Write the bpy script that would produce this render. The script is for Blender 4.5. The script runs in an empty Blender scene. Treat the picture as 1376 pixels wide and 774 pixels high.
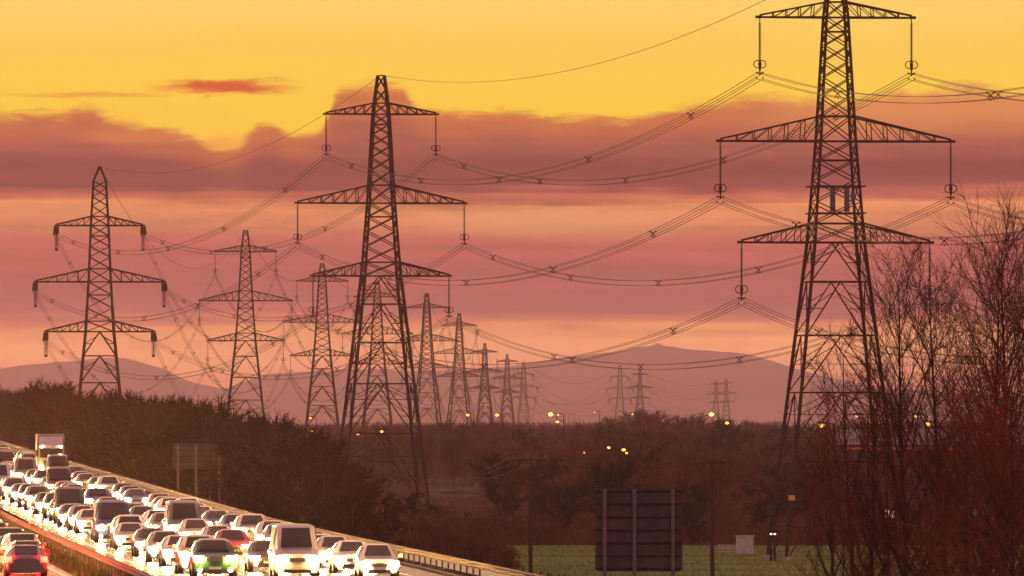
import bpy, math, random
from mathutils import Vector, Matrix
R = math.radians
rnd = random.Random(7)
F = 13700.0            # focal length expressed in photo pixels (1376 wide)
CAMZ = 12.0
HY = 560.0             # eye level in the photo
sc = bpy.context.scene
COL = sc.collection

# ------------------------------------------------------------------ calibration helpers
def X_at(px, D): return (px - 688.0) * D / F
def Z_at(py, D): return CAMZ + (HY - py) * D / F
def lerp(a, b, t): return a + (b - a) * t
def interp(x, pts):
    if x <= pts[0][0]: return pts[0][1]
    for (a, b), (c, d) in zip(pts, pts[1:]):
        if x <= c: return lerp(b, d, (x - a) / (c - a))
    return pts[-1][1]

# ------------------------------------------------------------------ materials
def new_mat(name):
    m = bpy.data.materials.new(name); m.use_nodes = True
    return m, m.node_tree, m.node_tree.nodes['Principled BSDF']
def mat(name, col, rough=.8, metal=0, var=0.0, scale=3.0, emis=None, estr=0, spec=.5, coords='Object', bump=0, col2=None, detail=6):
    m, nt, b = new_mat(name)
    b.inputs['Base Color'].default_value = (*col, 1)
    b.inputs['Roughness'].default_value = rough
    b.inputs['Metallic'].default_value = metal
    b.inputs['Specular IOR Level'].default_value = spec
    if var or col2:
        tc = nt.nodes.new('ShaderNodeTexCoord'); n = nt.nodes.new('ShaderNodeTexNoise')
        n.inputs['Scale'].default_value = scale; n.inputs['Detail'].default_value = detail
        nt.links.new(tc.outputs[coords], n.inputs['Vector'])
        r = nt.nodes.new('ShaderNodeValToRGB')
        c2 = col2 or tuple(min(1, c * (1 + var)) for c in col)
        c1 = col if col2 else tuple(c * (1 - var) for c in col)
        r.color_ramp.elements[0].position = .35; r.color_ramp.elements[1].position = .65
        r.color_ramp.elements[0].color = (*c1, 1); r.color_ramp.elements[1].color = (*c2, 1)
        nt.links.new(n.outputs['Fac'], r.inputs['Fac']); nt.links.new(r.outputs['Color'], b.inputs['Base Color'])
        if bump:
            bp = nt.nodes.new('ShaderNodeBump'); bp.inputs['Strength'].default_value = bump
            nt.links.new(n.outputs['Fac'], bp.inputs['Height']); nt.links.new(bp.outputs['Normal'], b.inputs['Normal'])
    if emis:
        b.inputs['Emission Color'].default_value = (*emis, 1); b.inputs['Emission Strength'].default_value = estr
    return m

M = {}
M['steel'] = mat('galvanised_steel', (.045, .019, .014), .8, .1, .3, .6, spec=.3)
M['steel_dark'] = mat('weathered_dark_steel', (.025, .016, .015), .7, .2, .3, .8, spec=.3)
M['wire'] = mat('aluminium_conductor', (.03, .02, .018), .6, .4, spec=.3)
M['glassins'] = mat('brown_porcelain', (.07, .04, .03), .5)
M['concrete'] = mat('weathered_concrete', (.3, .28, .26), .9, 0, .25, 4)
M['twig5'] = mat('dark_brown_twigs', (.05, .019, .014), .95, 0, .45, .35, spec=.1)
M['twig6'] = mat('red_brown_twigs', (.095, .026, .018), .95, 0, .45, .35, spec=.1)
M['bark'] = mat('tree_bark', (.05, .027, .021), .95, 0, .35, 5, spec=.1)
M['twig'] = mat('bare_twigs_red_lit', (.16, .036, .022), .95, 0, .45, .35, spec=.1)  # red-brown twigs, base colour reddened to stand for tail lamp light
M['twig2'] = mat('brown_twigs', (.125, .048, .030), .95, 0, .4, .25, spec=.1)
M['twig3'] = mat('rusty_twigs', (.18, .062, .030), .95, 0, .4, .25, spec=.1)
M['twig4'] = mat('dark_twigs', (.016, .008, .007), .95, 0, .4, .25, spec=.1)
M['bark_far'] = mat('distant_bark', (.06, .03, .02), .95, 0, .3, 1, spec=.1)
M['ground'] = mat('winter_scrub_ground', (.035, .022, .012), 1, 0, 0, .05, col2=(.07, .042, .02), spec=.1, bump=.3)
M['grass'] = mat('meadow_grass', (.05, .11, .012), 1, 0, 0, .04, col2=(.13, .18, .02), spec=.1, bump=.3)
M['blades'] = mat('grass_blades', (.055, .12, .014), 1, 0, 0, .05, col2=(.15, .18, .03), spec=.1)
M['verge'] = mat('verge_grass', (.05, .04, .018), 1, 0, .35, .4, spec=.1)
M['mark'] = mat('road_paint', (.75, .74, .7), .6, 0, .1, 2)
M['hill'] = mat('heather_moor', (.09, .04, .05), 1, 0, 0, .0016, col2=(.22, .11, .09), spec=0)
M['paint_wall'] = mat('painted_cladding', (.10, .075, .078), .6, 0, .1, .6)
M['roofing'] = mat('roof_sheet', (.14, .11, .11), .6, 0, .2, .5)
M['wood'] = mat('creosoted_pole', (.03, .018, .013), .9, 0, .3, 6)
M['signback'] = mat('grey_sign_back', (.06, .045, .045), .65, .2, .3, 1.2)
M['signpost'] = mat('galvanised_post', (.15, .125, .13), .6, .4, .2, 3)
M['glass'] = mat('dark_car_glass', (.02, .02, .022), .08, 0)
M['tyre'] = mat('tyre_rubber', (.02, .02, .02), .85)
M['rim'] = mat('alloy_rim', (.4, .4, .4), .35, .8)
M['black'] = mat('black_plastic', (.02, .02, .02), .55)
M['chrome'] = mat('grille_metal', (.2, .2, .2), .3, .9)
M['plate'] = mat('plate_face', (.7, .7, .66), .5)
M['plate_y'] = mat('yellow_plate_face', (.7, .5, .05), .5)
M['head'] = mat('headlamp_lens', (.9, .9, .85), .2, emis=(1, .48, .11), estr=1400)
M['drl'] = mat('sidelamp_lens', (.9, .9, .85), .2, emis=(1, .60, .22), estr=500)
M['tail'] = mat('tail_lamp_lens', (.5, .02, .01), .3, emis=(1, .0005, .0002), estr=1500)
M['tail_off'] = mat('tail_lamp_red', (.35, .01, .01), .3, emis=(1, .01, .004), estr=6)
M['lamp_orange'] = mat('sodium_lamp', (.9, .6, .3), .4, emis=(1, .40, .05), estr=3.2)
M['lamp_yellow'] = mat('warm_floodlamp', (.9, .7, .4), .4, emis=(1, .44, .07), estr=4)
M['lamp_white'] = mat('white_lamp', (.9, .9, .9), .4, emis=(1, .8, .75), estr=1.6)
M['strip_red'] = mat('red_lit_fascia', (.6, .1, .05), .5, emis=(1, .16, .06), estr=.1)
M['window_lit'] = mat('lit_window', (.6, .4, .2), .5, emis=(1, .62, .5), estr=.9)
M['yellow'] = mat('yellow_notice', (.75, .45, .03), .5)
M['cabinet_blue'] = mat('blue_grey_panel', (.05, .07, .13), .5)
M['cream'] = mat('cream_cabinet', (.5, .46, .46), .6, 0, .15, 2)
M['white'] = mat('white_lorry_body', (.3, .27, .26), .5, 0, .12, .8)
M['barrier'] = mat('barrier_steel', (.12, .105, .095), .75, .3, .25, 2)
M['water'] = mat('still_water', (.05, .05, .05), .06, 0)
# wet-looking asphalt
m, nt, b = new_mat('asphalt'); M['asphalt'] = m
tc = nt.nodes.new('ShaderNodeTexCoord'); mp = nt.nodes.new('ShaderNodeMapping'); mp.inputs['Scale'].default_value = (.9, .03, 1); mp.inputs['Rotation'].default_value = (0, 0, R(-4.2))
n1 = nt.nodes.new('ShaderNodeTexNoise'); n1.inputs['Scale'].default_value = 1.3; n1.inputs['Detail'].default_value = 5
nt.links.new(tc.outputs['Object'], mp.inputs['Vector']); nt.links.new(mp.outputs['Vector'], n1.inputs['Vector'])
r1 = nt.nodes.new('ShaderNodeValToRGB'); r1.color_ramp.elements[0].color = (.035, .033, .032, 1); r1.color_ramp.elements[1].color = (.075, .07, .065, 1)
nt.links.new(n1.outputs['Fac'], r1.inputs['Fac']); nt.links.new(r1.outputs['Color'], b.inputs['Base Color'])
r2 = nt.nodes.new('ShaderNodeMapRange'); r2.inputs['To Min'].default_value = .16; r2.inputs['To Max'].default_value = .34
nt.links.new(n1.outputs['Fac'], r2.inputs['Value']); nt.links.new(r2.outputs['Result'], b.inputs['Roughness'])
n2 = nt.nodes.new('ShaderNodeTexNoise'); n2.inputs['Scale'].default_value = 40; nt.links.new(tc.outputs['Object'], n2.inputs['Vector'])
bp = nt.nodes.new('ShaderNodeBump'); bp.inputs['Strength'].default_value = .25; bp.inputs['Distance'].default_value = .01
nt.links.new(n2.outputs['Fac'], bp.inputs['Height']); nt.links.new(bp.outputs['Normal'], b.inputs['Normal'])
# car paint takes the object's own colour
m, nt, b = new_mat('car_paint'); M['paint'] = m
oi = nt.nodes.new('ShaderNodeObjectInfo'); nt.links.new(oi.outputs['Color'], b.inputs['Base Color'])
b.inputs['Roughness'].default_value = .3; b.inputs['Metallic'].default_value = .3; b.inputs['Coat Weight'].default_value = .6

# ------------------------------------------------------------------ mesh builder
class MB:
    def __init__(s): s.v = []; s.f = []
    def tube(s, a, b, r0, r1=None, n=4, cap=False):
        r1 = r0 if r1 is None else r1
        a = Vector(a); b = Vector(b); d = b - a
        if d.length < 1e-6: return
        d.normalize()
        u = d.cross(Vector((0, 0, 1)))
        if u.length < .05: u = d.cross(Vector((0, 1, 0)))
        u.normalize(); w = d.cross(u); k = len(s.v)
        for p, r in ((a, r0), (b, r1)):
            for i in range(n):
                t = 2 * math.pi * (i + .5) / n
                s.v.append(p + u * (math.cos(t) * r) + w * (math.sin(t) * r))
        for i in range(n):
            j = (i + 1) % n
            s.f.append((k + i, k + j, k + n + j, k + n + i))
        if cap:
            s.f.append(tuple(k + i for i in range(n))[::-1]); s.f.append(tuple(k + n + i for i in range(n)))
    def bar(s, a, b, w): s.tube(a, b, w * .7071, None, 4, True)
    def path(s, pts, r, n=4):
        for a, b in zip(pts, pts[1:]): s.tube(a, b, r, r, n)
    def box(s, c, d, rot=0):
        k = len(s.v); x, y, z = d[0] / 2, d[1] / 2, d[2] / 2
        cr, sr = math.cos(rot), math.sin(rot)
        for i in (-x, x):
            for j in (-y, y):
                for l in (-z, z):
                    s.v.append(Vector((c[0] + i * cr - j * sr, c[1] + i * sr + j * cr, c[2] + l)))
        for f in ((0, 1, 3, 2), (4, 6, 7, 5), (0, 4, 5, 1), (2, 3, 7, 6), (0, 2, 6, 4), (1, 5, 7, 3)):
            s.f.append(tuple(k + q for q in f))
    def quad(s, *p):
        k = len(s.v); s.v += [Vector(q) for q in p]; s.f.append(tuple(range(k, k + len(p))))
    def cyl(s, c, axis, r, h, n=16):
        a = Vector(c) - Vector(axis) * h / 2; s.tube(a, a + Vector(axis) * h, r, r, n, True)
    def ring(s, c, R0, r, nrm, n=12):
        nrm = Vector(nrm).normalized(); u = nrm.orthogonal().normalized(); w = nrm.cross(u)
        p = [Vector(c) + u * (R0 * math.cos(2 * math.pi * i / n)) + w * (R0 * math.sin(2 * math.pi * i / n)) for i in range(n + 1)]
        s.path(p, r, 4)
    def ball(s, c, r, n=8, m=5, sz=1):
        k = len(s.v)
        for i in range(m + 1):
            ph = math.pi * i / m
            for j in range(n):
                t = 2 * math.pi * j / n
                s.v.append(Vector((c[0] + r * math.sin(ph) * math.cos(t), c[1] + r * math.sin(ph) * math.sin(t), c[2] + r * sz * math.cos(ph))))
        for i in range(m):
            for j in range(n):
                q = (j + 1) % n
                s.f.append((k + i * n + j, k + (i + 1) * n + j, k + (i + 1) * n + q, k + i * n + q))
    def mesh(s, name, m, smooth=False):
        me = bpy.data.meshes.new(name); me.from_pydata([tuple(v) for v in s.v], [], s.f)
        if m: me.materials.append(m)
        if smooth: me.shade_smooth()
        me.update(); return me
    def build(s, name, m, parent=None, smooth=False, bevel=0):
        o = bpy.data.objects.new(name, s.mesh(name, m, smooth)); COL.objects.link(o)
        if parent: o.parent = parent
        if bevel:
            md = o.modifiers.new('bevel', 'BEVEL'); md.width = bevel; md.segments = 2; md.limit_method = 'ANGLE'
        return o
def tag(o, label=None, cat=None, group=None, kind=None):
    if label: o['label'] = label
    if cat: o['category'] = cat
    if group: o['group'] = group
    if kind: o['kind'] = kind
    return o
def empty(name, loc, rz=0, label=None, cat=None, group=None):
    o = bpy.data.objects.new(name, None); COL.objects.link(o); o.location = loc; o.rotation_euler = (0, 0, rz)
    return tag(o, label, cat, group)
KIDS = {}
def copy_tree(o, parent=None):
    c = o.copy(); COL.objects.link(c); c.parent = parent
    ch = KIDS.get(o.name)
    if ch is None: ch = KIDS[o.name] = list(o.children)
    for k in ch: copy_tree(k, c)
    return c
def link_obj(name, me, parent=None, loc=(0, 0, 0)):
    o = bpy.data.objects.new(name, me); COL.objects.link(o); o.parent = parent; o.location = loc
    return o
ORD = ['nearest', 'second', 'third', 'fourth', 'fifth', 'sixth', 'seventh', 'eighth', 'ninth', 'tenth', 'eleventh', 'twelfth',
       'thirteenth', 'fourteenth', 'fifteenth', 'sixteenth', 'seventeenth', 'eighteenth', 'nineteenth', 'twentieth']

# ------------------------------------------------------------------ road geometry
def road_x(D): return -15.96 - .0735 * (D - 448)          # edge of the central reserve
def road_z(D):
    t = D - 620
    return 5.0 + (.0044 * (math.sqrt(t * t + 90 ** 2) + t) / 2 if D < 2200 else .0044 * 1580)
def ground_z(x, y):
    z = 0.25 * math.sin(x * .013 + 1.3) * math.sin(y * .004)
    o = x - road_x(y); rz = road_z(y) - .12
    if -17.5 <= o <= 17.2: e = rz
    else:
        d = (o - 17.2) if o > 17.2 else (-17.5 - o)
        k = 2.0 if o > 0 else 3.0
        e = rz - d / k
        if d / k < 0: e = rz
    t = max(0.0, min(1.0, (e - z) / 1.2 + .5)) if -17.5 > o or o > 17.2 else 1
    f = e * t + z * (1 - t)
    if y > 2400: f = lerp(f, z, min(1, (y - 2400) / 300))
    return f

# terrain sheet
ys = [-250 + i * 40 for i in range(12)] + [230 + 12 * i for i in range(120)] + [1680 + 60 * i for i in range(1, 40)] + [4100 + 500 * i for i in range(41)]
offs = [-7300, -5500, -3500, -2000, -1000, -500, -260, -140, -90, -60] + [-45 + 3 * i for i in range(30)] + [45 + 6 * i for i in range(16)] + [150, 180, 220, 280, 360, 480, 700, 1000, 1600, 2600, 4000, 5500, 7300]
g = MB()
for y in ys:
    for o in offs:
        x = o + (road_x(min(y, 2400)) if abs(o) < 400 else 0)
        g.v.append(Vector((x, y, ground_z(x, y) if abs(o) < 400 else 0)))
nx = len(offs)
for j in range(len(ys) - 1):
    for i in range(nx - 1):
        a = j * nx + i; g.f.append((a, a + 1, a + nx + 1, a + nx))
tag(g.build('ground', M['ground'], smooth=True), kind='structure')

# meadow sheet on the plain
def zone_in(x, y):   # the green field round the foot of the big tower
    return x > -6 + (y - 700) * -.02 and 700 < y < 958 and x < 75
g = MB(); xs = [-14 + 2.5 * i for i in range(42)]; yy = [690 + 6 * i for i in range(46)]
for y in yy:
    for x in xs:
        g.v.append(Vector((x, y, ground_z(x, y) + .05 if x - road_x(y) > 30 else -.6)))
nx = len(xs)
for j in range(len(yy) - 1):
    for i in range(nx - 1):
        a = j * nx + i; g.f.append((a, a + 1, a + nx + 1, a + nx))
tag(g.build('grass_field', M['grass'], smooth=True), kind='structure')
g = MB()
for i in range(26000):
    x = rnd.uniform(-13, 85); y = rnd.uniform(695, 962)
    if x - road_x(y) < 31: continue
    z = ground_z(x, y) + .03; h = rnd.uniform(.06, .22) * (1.9 if rnd.random() < .05 else 1); a = rnd.uniform(0, 3.14); w = .05
    g.quad((x - w * math.cos(a), y - w * math.sin(a), z), (x + w * math.cos(a), y + w * math.sin(a), z), (x + rnd.uniform(-.05, .05), y, z + h))
tag(g.build('meadow_grass', M['blades']), 'short green grass covering the field round the big tower', 'grass', kind='stuff')
g = MB()
for i in range(30000):
    y = 420 + 1000 * rnd.random() ** 1.4; side = rnd.random()
    o = rnd.uniform(-3.1, -.5) if side < .2 else rnd.uniform(16.8, 38) if side < .85 else rnd.uniform(-24, -18)
    x = road_x(y) + o; z = ground_z(x, y) - .02; h = rnd.uniform(.12, .5); a = rnd.uniform(0, 3.14); w = .06
    g.quad((x - w * math.cos(a), y - w * math.sin(a), z), (x + w * math.cos(a), y + w * math.sin(a), z), (x + rnd.uniform(-.12, .12), y, z + h))
tag(g.build('verge_grass', M['verge']), 'rough brown grass on the motorway verges and bank', 'grass', kind='stuff')

# road strips
DS = [-100 + 10 * i for i in range(250)]
def strip(name, o0, o1, lift, m, ds=DS, kind='structure'):
    g = MB()
    for D in ds:
        g.v.append(Vector((road_x(D) + o0, D, road_z(D) + lift))); g.v.append(Vector((road_x(D) + o1, D, road_z(D) + lift)))
    for i in range(len(ds) - 1):
        g.f.append((2 * i, 2 * i + 1, 2 * i + 3, 2 * i + 2))
    o = g.build(name, m)
    return tag(o, kind=kind)
strip('motorway_carriageway', 0, 12.9, 0, M['asphalt'])
strip('motorway_carriageway', -17, -3.4, 0, M['asphalt'])
strip('service_strip', 14.3, 16.5, .02, M['asphalt'])
strip('kerb', 12.9, 13.05, .12, M['concrete'])
g = MB()
def line(o0, o1, d0, d1):
    n = max(1, int((d1 - d0) / 10)); 
    for i in range(n):
        a = d0 + (d1 - d0) * i / n; b = d0 + (d1 - d0) * (i + 1) / n
        g.quad((road_x(a) + o0, a, road_z(a) + .008), (road_x(a) + o1, a, road_z(a) + .008), (road_x(b) + o1, b, road_z(b) + .008), (road_x(b) + o0, b, road_z(b) + .008))
for o in (.5, 11.2, -3.9, -15): line(o, o + .2, -100, 2300)
for o in (4.05, 7.6, -7.4, -10.9):
    for d in range(-100, 2300, 9): line(o, o + .12, d, d + 2.2)
tag(g.build('lane_markings', M['mark']), kind='structure')

# crash barriers
def barrier(name, off, label, d0, d1, step, double=False):
    root = empty(name, (road_x(d0) + off, d0, road_z(d0)), 0, label, 'crash barrier', None)
    L = Vector(root.location)
    g = MB(); ds = [d0 + 10 * i for i in range(int((d1 - d0) / 10) + 1)]
    prof = [(-.02, .45), (.04, .50), (-.02, .55), (-.02, .62), (.04, .67), (-.02, .74)]
    for s in ((-1, 1) if double else (-1,)):
        b0 = len(g.v)
        for D in ds:
            for (dx, dz) in prof: g.v.append(Vector((road_x(D) + off + s * (.08 + dx), D, road_z(D) + dz)) - L)
        for i in range(len(ds) - 1):
            for k in range(5):
                a = b0 + i * 6 + k; g.f.append((a, a + 1, a + 7, a + 6))
    g.build('rail', M['barrier'], root)
    pm = MB(); pm.box((0, 0, .37), (.08, .1, .75)); me = pm.mesh('post', M['barrier'])
    st = MB(); n = 0; D = d0 if d0 > 430 else 436
    while D < d1:
        p = Vector((road_x(D) + off, D, road_z(D) - .05)) - L
        if n < 95: link_obj('post', me, root, p)
        else: st.box(p + Vector((0, 0, .37)), (.08, .1, .75))
        n += 1; D += step
    if n > 95: tag(st.build('post_row', M['barrier'], root), kind='stuff')
    return root
barrier('crash_barrier', 13.7, 'long steel crash barrier on posts along the right edge of the motorway', 300, 1700, 4)
barrier('crash_barrier', -1.7, 'double sided steel crash barrier on the dark central reserve', 300, 1300, 4, True)
print('road ok')

# ------------------------------------------------------------------ lattice towers
def wbody(z, H=50.2):
    return interp(z, [(0, 10.1), (26.8, 4.2), (35.3, 2.95), (46, 1.8), (50.2, .8)])
def corner(z, i, ext, wf):
    w = wf(z) / 2; sx, sy = ((-1, -1), (1, -1), (1, 1), (-1, 1))[i]
    return Vector((sx * w, sy * w, z + ext))
def body_mesh(ext, wf, klv, xlv, top, lt, bt):
    """lower K panels at levels klv, X panels at xlv, peak to top"""
    g = MB(); C = lambda z, i: corner(z, i, ext, wf)
    lv = klv + xlv[1:]
    for i in range(4):
        z0 = Vector(C(klv[0], i)); d = C(klv[0], i) - C(klv[1], i); foot = z0 + d * ((z0.z + .3) / -d.z if abs(d.z) > 0 else 0)
        if ext > 0: foot = z0 + d * (ext / abs(d.z)); g.bar(foot, z0, lt)
        for a, b in zip(lv, lv[1:]): g.bar(C(a, i), C(b, i), lt if a < 28 else lt * .8)
    for i in range(4):
        j = (i + 1) % 4
        for n, (a, b) in enumerate(zip(klv, klv[1:])):
            A, B, c, d = C(a, i), C(a, j), C(b, i), C(b, j); m = (c + d) / 2
            g.bar(c, d, bt * 1.3)
            g.bar(A, m, bt * 1.1); g.bar(B, m, bt * 1.1)
            for P, Q in ((A, c), (B, d)):
                for t in ((.5,) if b - a < 5 else (.35, .68)):
                    g.bar(P.lerp(Q, t), P.lerp(m, t), bt * .7)
                    g.bar(P.lerp(Q, t), P.lerp(m, min(1, t + .3)), bt * .7)
        for a, b in zip(xlv, xlv[1:]):
            A, B, c, d = C(a, i), C(a, j), C(b, i), C(b, j)
            g.bar(A, d, bt); g.bar(B, c, bt)
            if b in HZ or a in HZ: g.bar(A, B, bt * 1.1)
        g.bar(C(xlv[-1], i), C(xlv[-1], j), bt)
    return g
HZ = (26.8, 28.4, 35.3, 37.4, 45.7, 47.0)
def arm_mesh(z, h, L, side, ext, wf, ct, bt, n):
    g = MB(); w0 = wf(z) / 2; w1 = wf(z + h) / 2; tip = Vector((side * L, 0, z + ext))
    rows = []
    for sy in (-1, 1):
        b0 = Vector((side * w0, sy * w0, z + ext)); t0 = Vector((side * w1, sy * w1, z + h + ext))
        tp = tip + Vector((0, sy * .12, 0)); tt = tp + Vector((0, 0, .18))
        g.bar(b0, tp, ct); g.bar(t0, tt, ct * .9); rows.append((b0, tp, t0, tt))
        for k in range(1, n):
            t = k / n; g.bar(b0.lerp(tp, t), t0.lerp(tt, t), bt * .7)
            t2 = (k - 1) / n; g.bar(b0.lerp(tp, t), t0.lerp(tt, t2), bt * .7)
    for k in range(n):
        t = k / n; t2 = (k + 1) / n
        g.bar(rows[0][0].lerp(rows[0][1], t), rows[1][0].lerp(rows[1][1], t2), bt * .7)
        g.bar(rows[0][0].lerp(rows[0][1], t2), rows[1][0].lerp(rows[1][1], t2), bt * .7)
    g.box(tip + Vector((side * .1, 0, .02)), (.5, .5, .22))
    return g
INS = 4.9
def insulator(root, tip, detail):
    g = MB(); t = tip + Vector((0, 0, -.1)); g.tube(t, t + Vector((0, 0, -INS + .3)), .05, None, 5)
    n = 20 if detail > 1 else 10
    for i in range(n):
        z = t.z - .4 - (INS - 1.3) * i / (n - 1)
        g.tube((t.x, t.y, z), (t.x, t.y, z - .09), .06 if detail > 1 else .1, .17, 8 if detail > 1 else 5, True)
    o = g.build('insulator', M['glassins'], root)
    r = MB(); c = Vector((t.x, t.y, t.z - INS + 1.05))
    for s in (-1, 1): r.ring(c + Vector((s * .2, 0, 0)), .32, .05, (.35, 1, 0), 10)
    r.bar(c + Vector((0, 0, -.5)), c + Vector((0, 0, .1)), .16)
    r.bar(c + Vector((-.3, 0, -.75)), c + Vector((.3, 0, -.75)), .1); r.bar(c + Vector((0, 0, -.95)), c + Vector((0, 0, -.45)), .1)
    for sx in (-.25, .25):
        for dz in (0, -.45): r.box(c + Vector((sx, 0, -.7 + dz)), (.09, .5, .09))
    r.build('arcing_ring', M['steel_dark'], o)
ARMS = [('top', 45.7, 1.3, 6.45), ('mid', 35.3, 2.1, 9.8), ('low', 26.8, 1.6, 8.0)]
def tower(x, D, ext, rot, label, detail=2, sz=1.0):
    root = empty('transmission_tower', (x, D, ground_z(x, D) - .1 if D < 2000 else 0), rot, label, 'pylon', 'suspension towers of the power line')
    wf = wbody
    lt, bt = (.21, .09) if D < 1000 else (.26, .11) if D < 1300 else (.31, .14) if D < 4500 else (.5, .26) if D < 7200 else (.75, .4)
    klv = [0, 8.4, 14.2, 19, 23.5, 26.8]
    xlv = [26.8, 28.4, 30.2, 32, 33.7, 35.3, 37.4, 39.1, 40.6, 42, 43.3, 44.5, 45.7, 47.0, 48.6, 50.2]
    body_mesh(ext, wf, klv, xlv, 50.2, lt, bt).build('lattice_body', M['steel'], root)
    pts = {}
    for nm, z, h, L in ARMS:
        for s in (-1, 1):
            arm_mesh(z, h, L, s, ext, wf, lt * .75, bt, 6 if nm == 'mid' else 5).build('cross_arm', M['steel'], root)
            tip = Vector((s * L, 0, z + ext)); insulator(root, tip, detail)
            pts[nm, s] = tip + Vector((0, 0, -INS))
    if detail > 1:
        for i in range(4):
            c = corner(0, i, 0, wf); f = MB(); f.tube((c.x, c.y, -.5), (c.x, c.y, .5), .55, .4, 10, True); f.build('concrete_foot', M['concrete'], root)
    ap = Vector((0, 0, 50.3 + ext))
    mw = Matrix.Translation(root.location) @ Matrix.Rotation(rot, 4, 'Z')
    out = {k: mw @ v for k, v in pts.items()}; out['apex'] = mw @ ap; out['in'] = out['out'] = None
    out['root'] = root
    return out
def tension_tower(x, D, rot, label, H=50.2, detail=2, k=1.0, group='tension towers'):
    root = empty('tension_tower', (x, D, 0), rot, label, 'pylon', None)
    root.scale = (k, k, k)
    wf = lambda z: interp(z, [(0, 9.2), (25, 4.3), (32.6, 3.4), (41.2, 2.7), (48, 1.9), (50.2, .15)])
    global HZ
    keep = HZ; HZ = (25, 26.6, 32.6, 34.6, 41.2, 42.6)
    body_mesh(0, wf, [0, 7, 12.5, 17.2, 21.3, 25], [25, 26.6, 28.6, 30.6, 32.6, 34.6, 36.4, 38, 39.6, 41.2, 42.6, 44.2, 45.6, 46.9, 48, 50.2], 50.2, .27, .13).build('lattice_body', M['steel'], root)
    HZ = keep
    P = {}
    mw = Matrix.Translation(root.location) @ Matrix.Rotation(rot, 4, 'Z') @ Matrix.Scale(k, 4)
    for nm, z, h, L in (('top', 41.2, 1.4, 6.6), ('mid', 32.6, 2.0, 9.8), ('low', 25, 1.6, 8.2)):
        for s in (-1, 1):
            arm_mesh(z, h, L, s, 0, wf, .24, .12, 5).build('cross_arm', M['steel'], root)
            tip = Vector((s * L, 0, z))
            # pilot string hanging, plus strain strings both ways along the line
            g = MB(); g.tube(tip, tip + Vector((0, 0, -3.6)), .06, None, 5)
            for i in range(9): g.tube(tip + Vector((0, 0, -.4 - .3 * i)), tip + Vector((0, 0, -.5 - .3 * i)), .1, .17, 6, True)
            g.box(tip + Vector((0, 0, -3.7)), (.5, .3, .35)); g.build('pilot_insulator', M['glassins'], root)
            for fy in (-1, 1):
                e = tip + Vector((s * .1, fy * 4.2, -1.5)); g = MB()
                for dx in (-.22, .22):
                    a = tip + Vector((dx, 0, -.1)); b = e + Vector((dx, 0, 0)); g.tube(a, b, .06, None, 5)
                    for i in range(12):
                        q = a.lerp(b, .12 + .7 * i / 11); g.tube(q, q + (b - a).normalized() * .09, .12, .2, 6, True)
                g.build('strain_insulator', M['glassins'], root)
                P[nm, s, fy] = mw @ e
            # jumper loop
            g = MB(); a = tip + Vector((0, -4.2, -1.5)); b = tip + Vector((0, 4.2, -1.5)); pr = None
            for i in range(11):
                t = i / 10; q = a.lerp(b, t) + Vector((0, 0, -2.4 * 4 * t * (1 - t)))
                if pr: g.tube(pr + Vector((.2, 0, 0)), q + Vector((.2, 0, 0)), .035, None, 4); g.tube(pr - Vector((.2, 0, 0)), q - Vector((.2, 0, 0)), .035, None, 4)
                pr = q
            g.build('jumper_loop', M['wire'], root)
    out = {'root': root, 'P': P, 'apex': mw @ Vector((0, 0, 50.2))}
    for nm in ('top', 'mid', 'low'):
        for s in (-1, 1): out[nm, s] = P[nm, s, -1]
    return out

T = {}
def put(key, px, s, mid_y, rot, label, detail=2):
    D = F / s; x = X_at(px, D); ext = Z_at(mid_y, D) - 35.3
    if D < 2000: ext -= ground_z(x, D) - .1
    ext = max(0, min(ext, 4)) if key != 'A' else 0
    T[key] = tower(x, D, ext, R(rot), label, detail); T[key]['s'] = s
put('A', 1123, 16.0, 187, 7.5, 'huge dark lattice pylon standing in the green field at the right')
put('B', 512, 11.5, 273, 7.4, 'tall lattice pylon left of centre with its peak against the yellow sky')
put('C', 330, 6.33, 404, 1, 'mid sized lattice pylon above the dark wood, right of the pointed tower', 1)
put('D', 433, 5.3, 433, -1, 'smaller lattice pylon just left of the tall central pylon', 1)
put('E', 507, 4.78, 450, -2, 'lattice pylon seen through the legs of the tall central pylon', 1)
put('G', 573.5, 4.28, 458, 10, 'hazy lattice pylon just right of the tall central pylon', 1)
put('H', 617, 3.62, 475, 10, 'hazy lattice pylon above the two lamps, left of three smaller ones', 1)
put('I', 651.5, 2.58, 500, 5, 'small hazy pylon, first of three shrinking ones before the broad hill', 1)
put('J', 681.5, 2.2, 511, 5, 'small faint pylon, middle one of three before the broad hill', 1)
put('L', 860, 1.68, 521, -4, 'small faint pylon, right one of the pair over the round tree clump', 1)
put('N', 962, 1.30, 530, -3, 'tiny pylon above the bright yellow lamp, left one of its pair', 1)
put('O', 976, 1.34, 529, -3, 'tiny pylon beside the bright yellow lamp, right one of its pair', 1)
D0 = F / 8.8
T['P'] = tension_tower(X_at(134, D0), D0, R(3.5), 'pointed topped tension pylon with drooping insulators at the far left over the dark wood')
D0 = F / 1.95
T['K'] = tension_tower(X_at(703.5, D0), D0, R(12), 'small faint pointed pylon, rightmost of three before the broad hill')
D0 = F / 1.82
T['M'] = tension_tower(X_at(833, D0), D0, R(-6), 'small pointed pylon, left one of the pair over the round tree clump')

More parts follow.
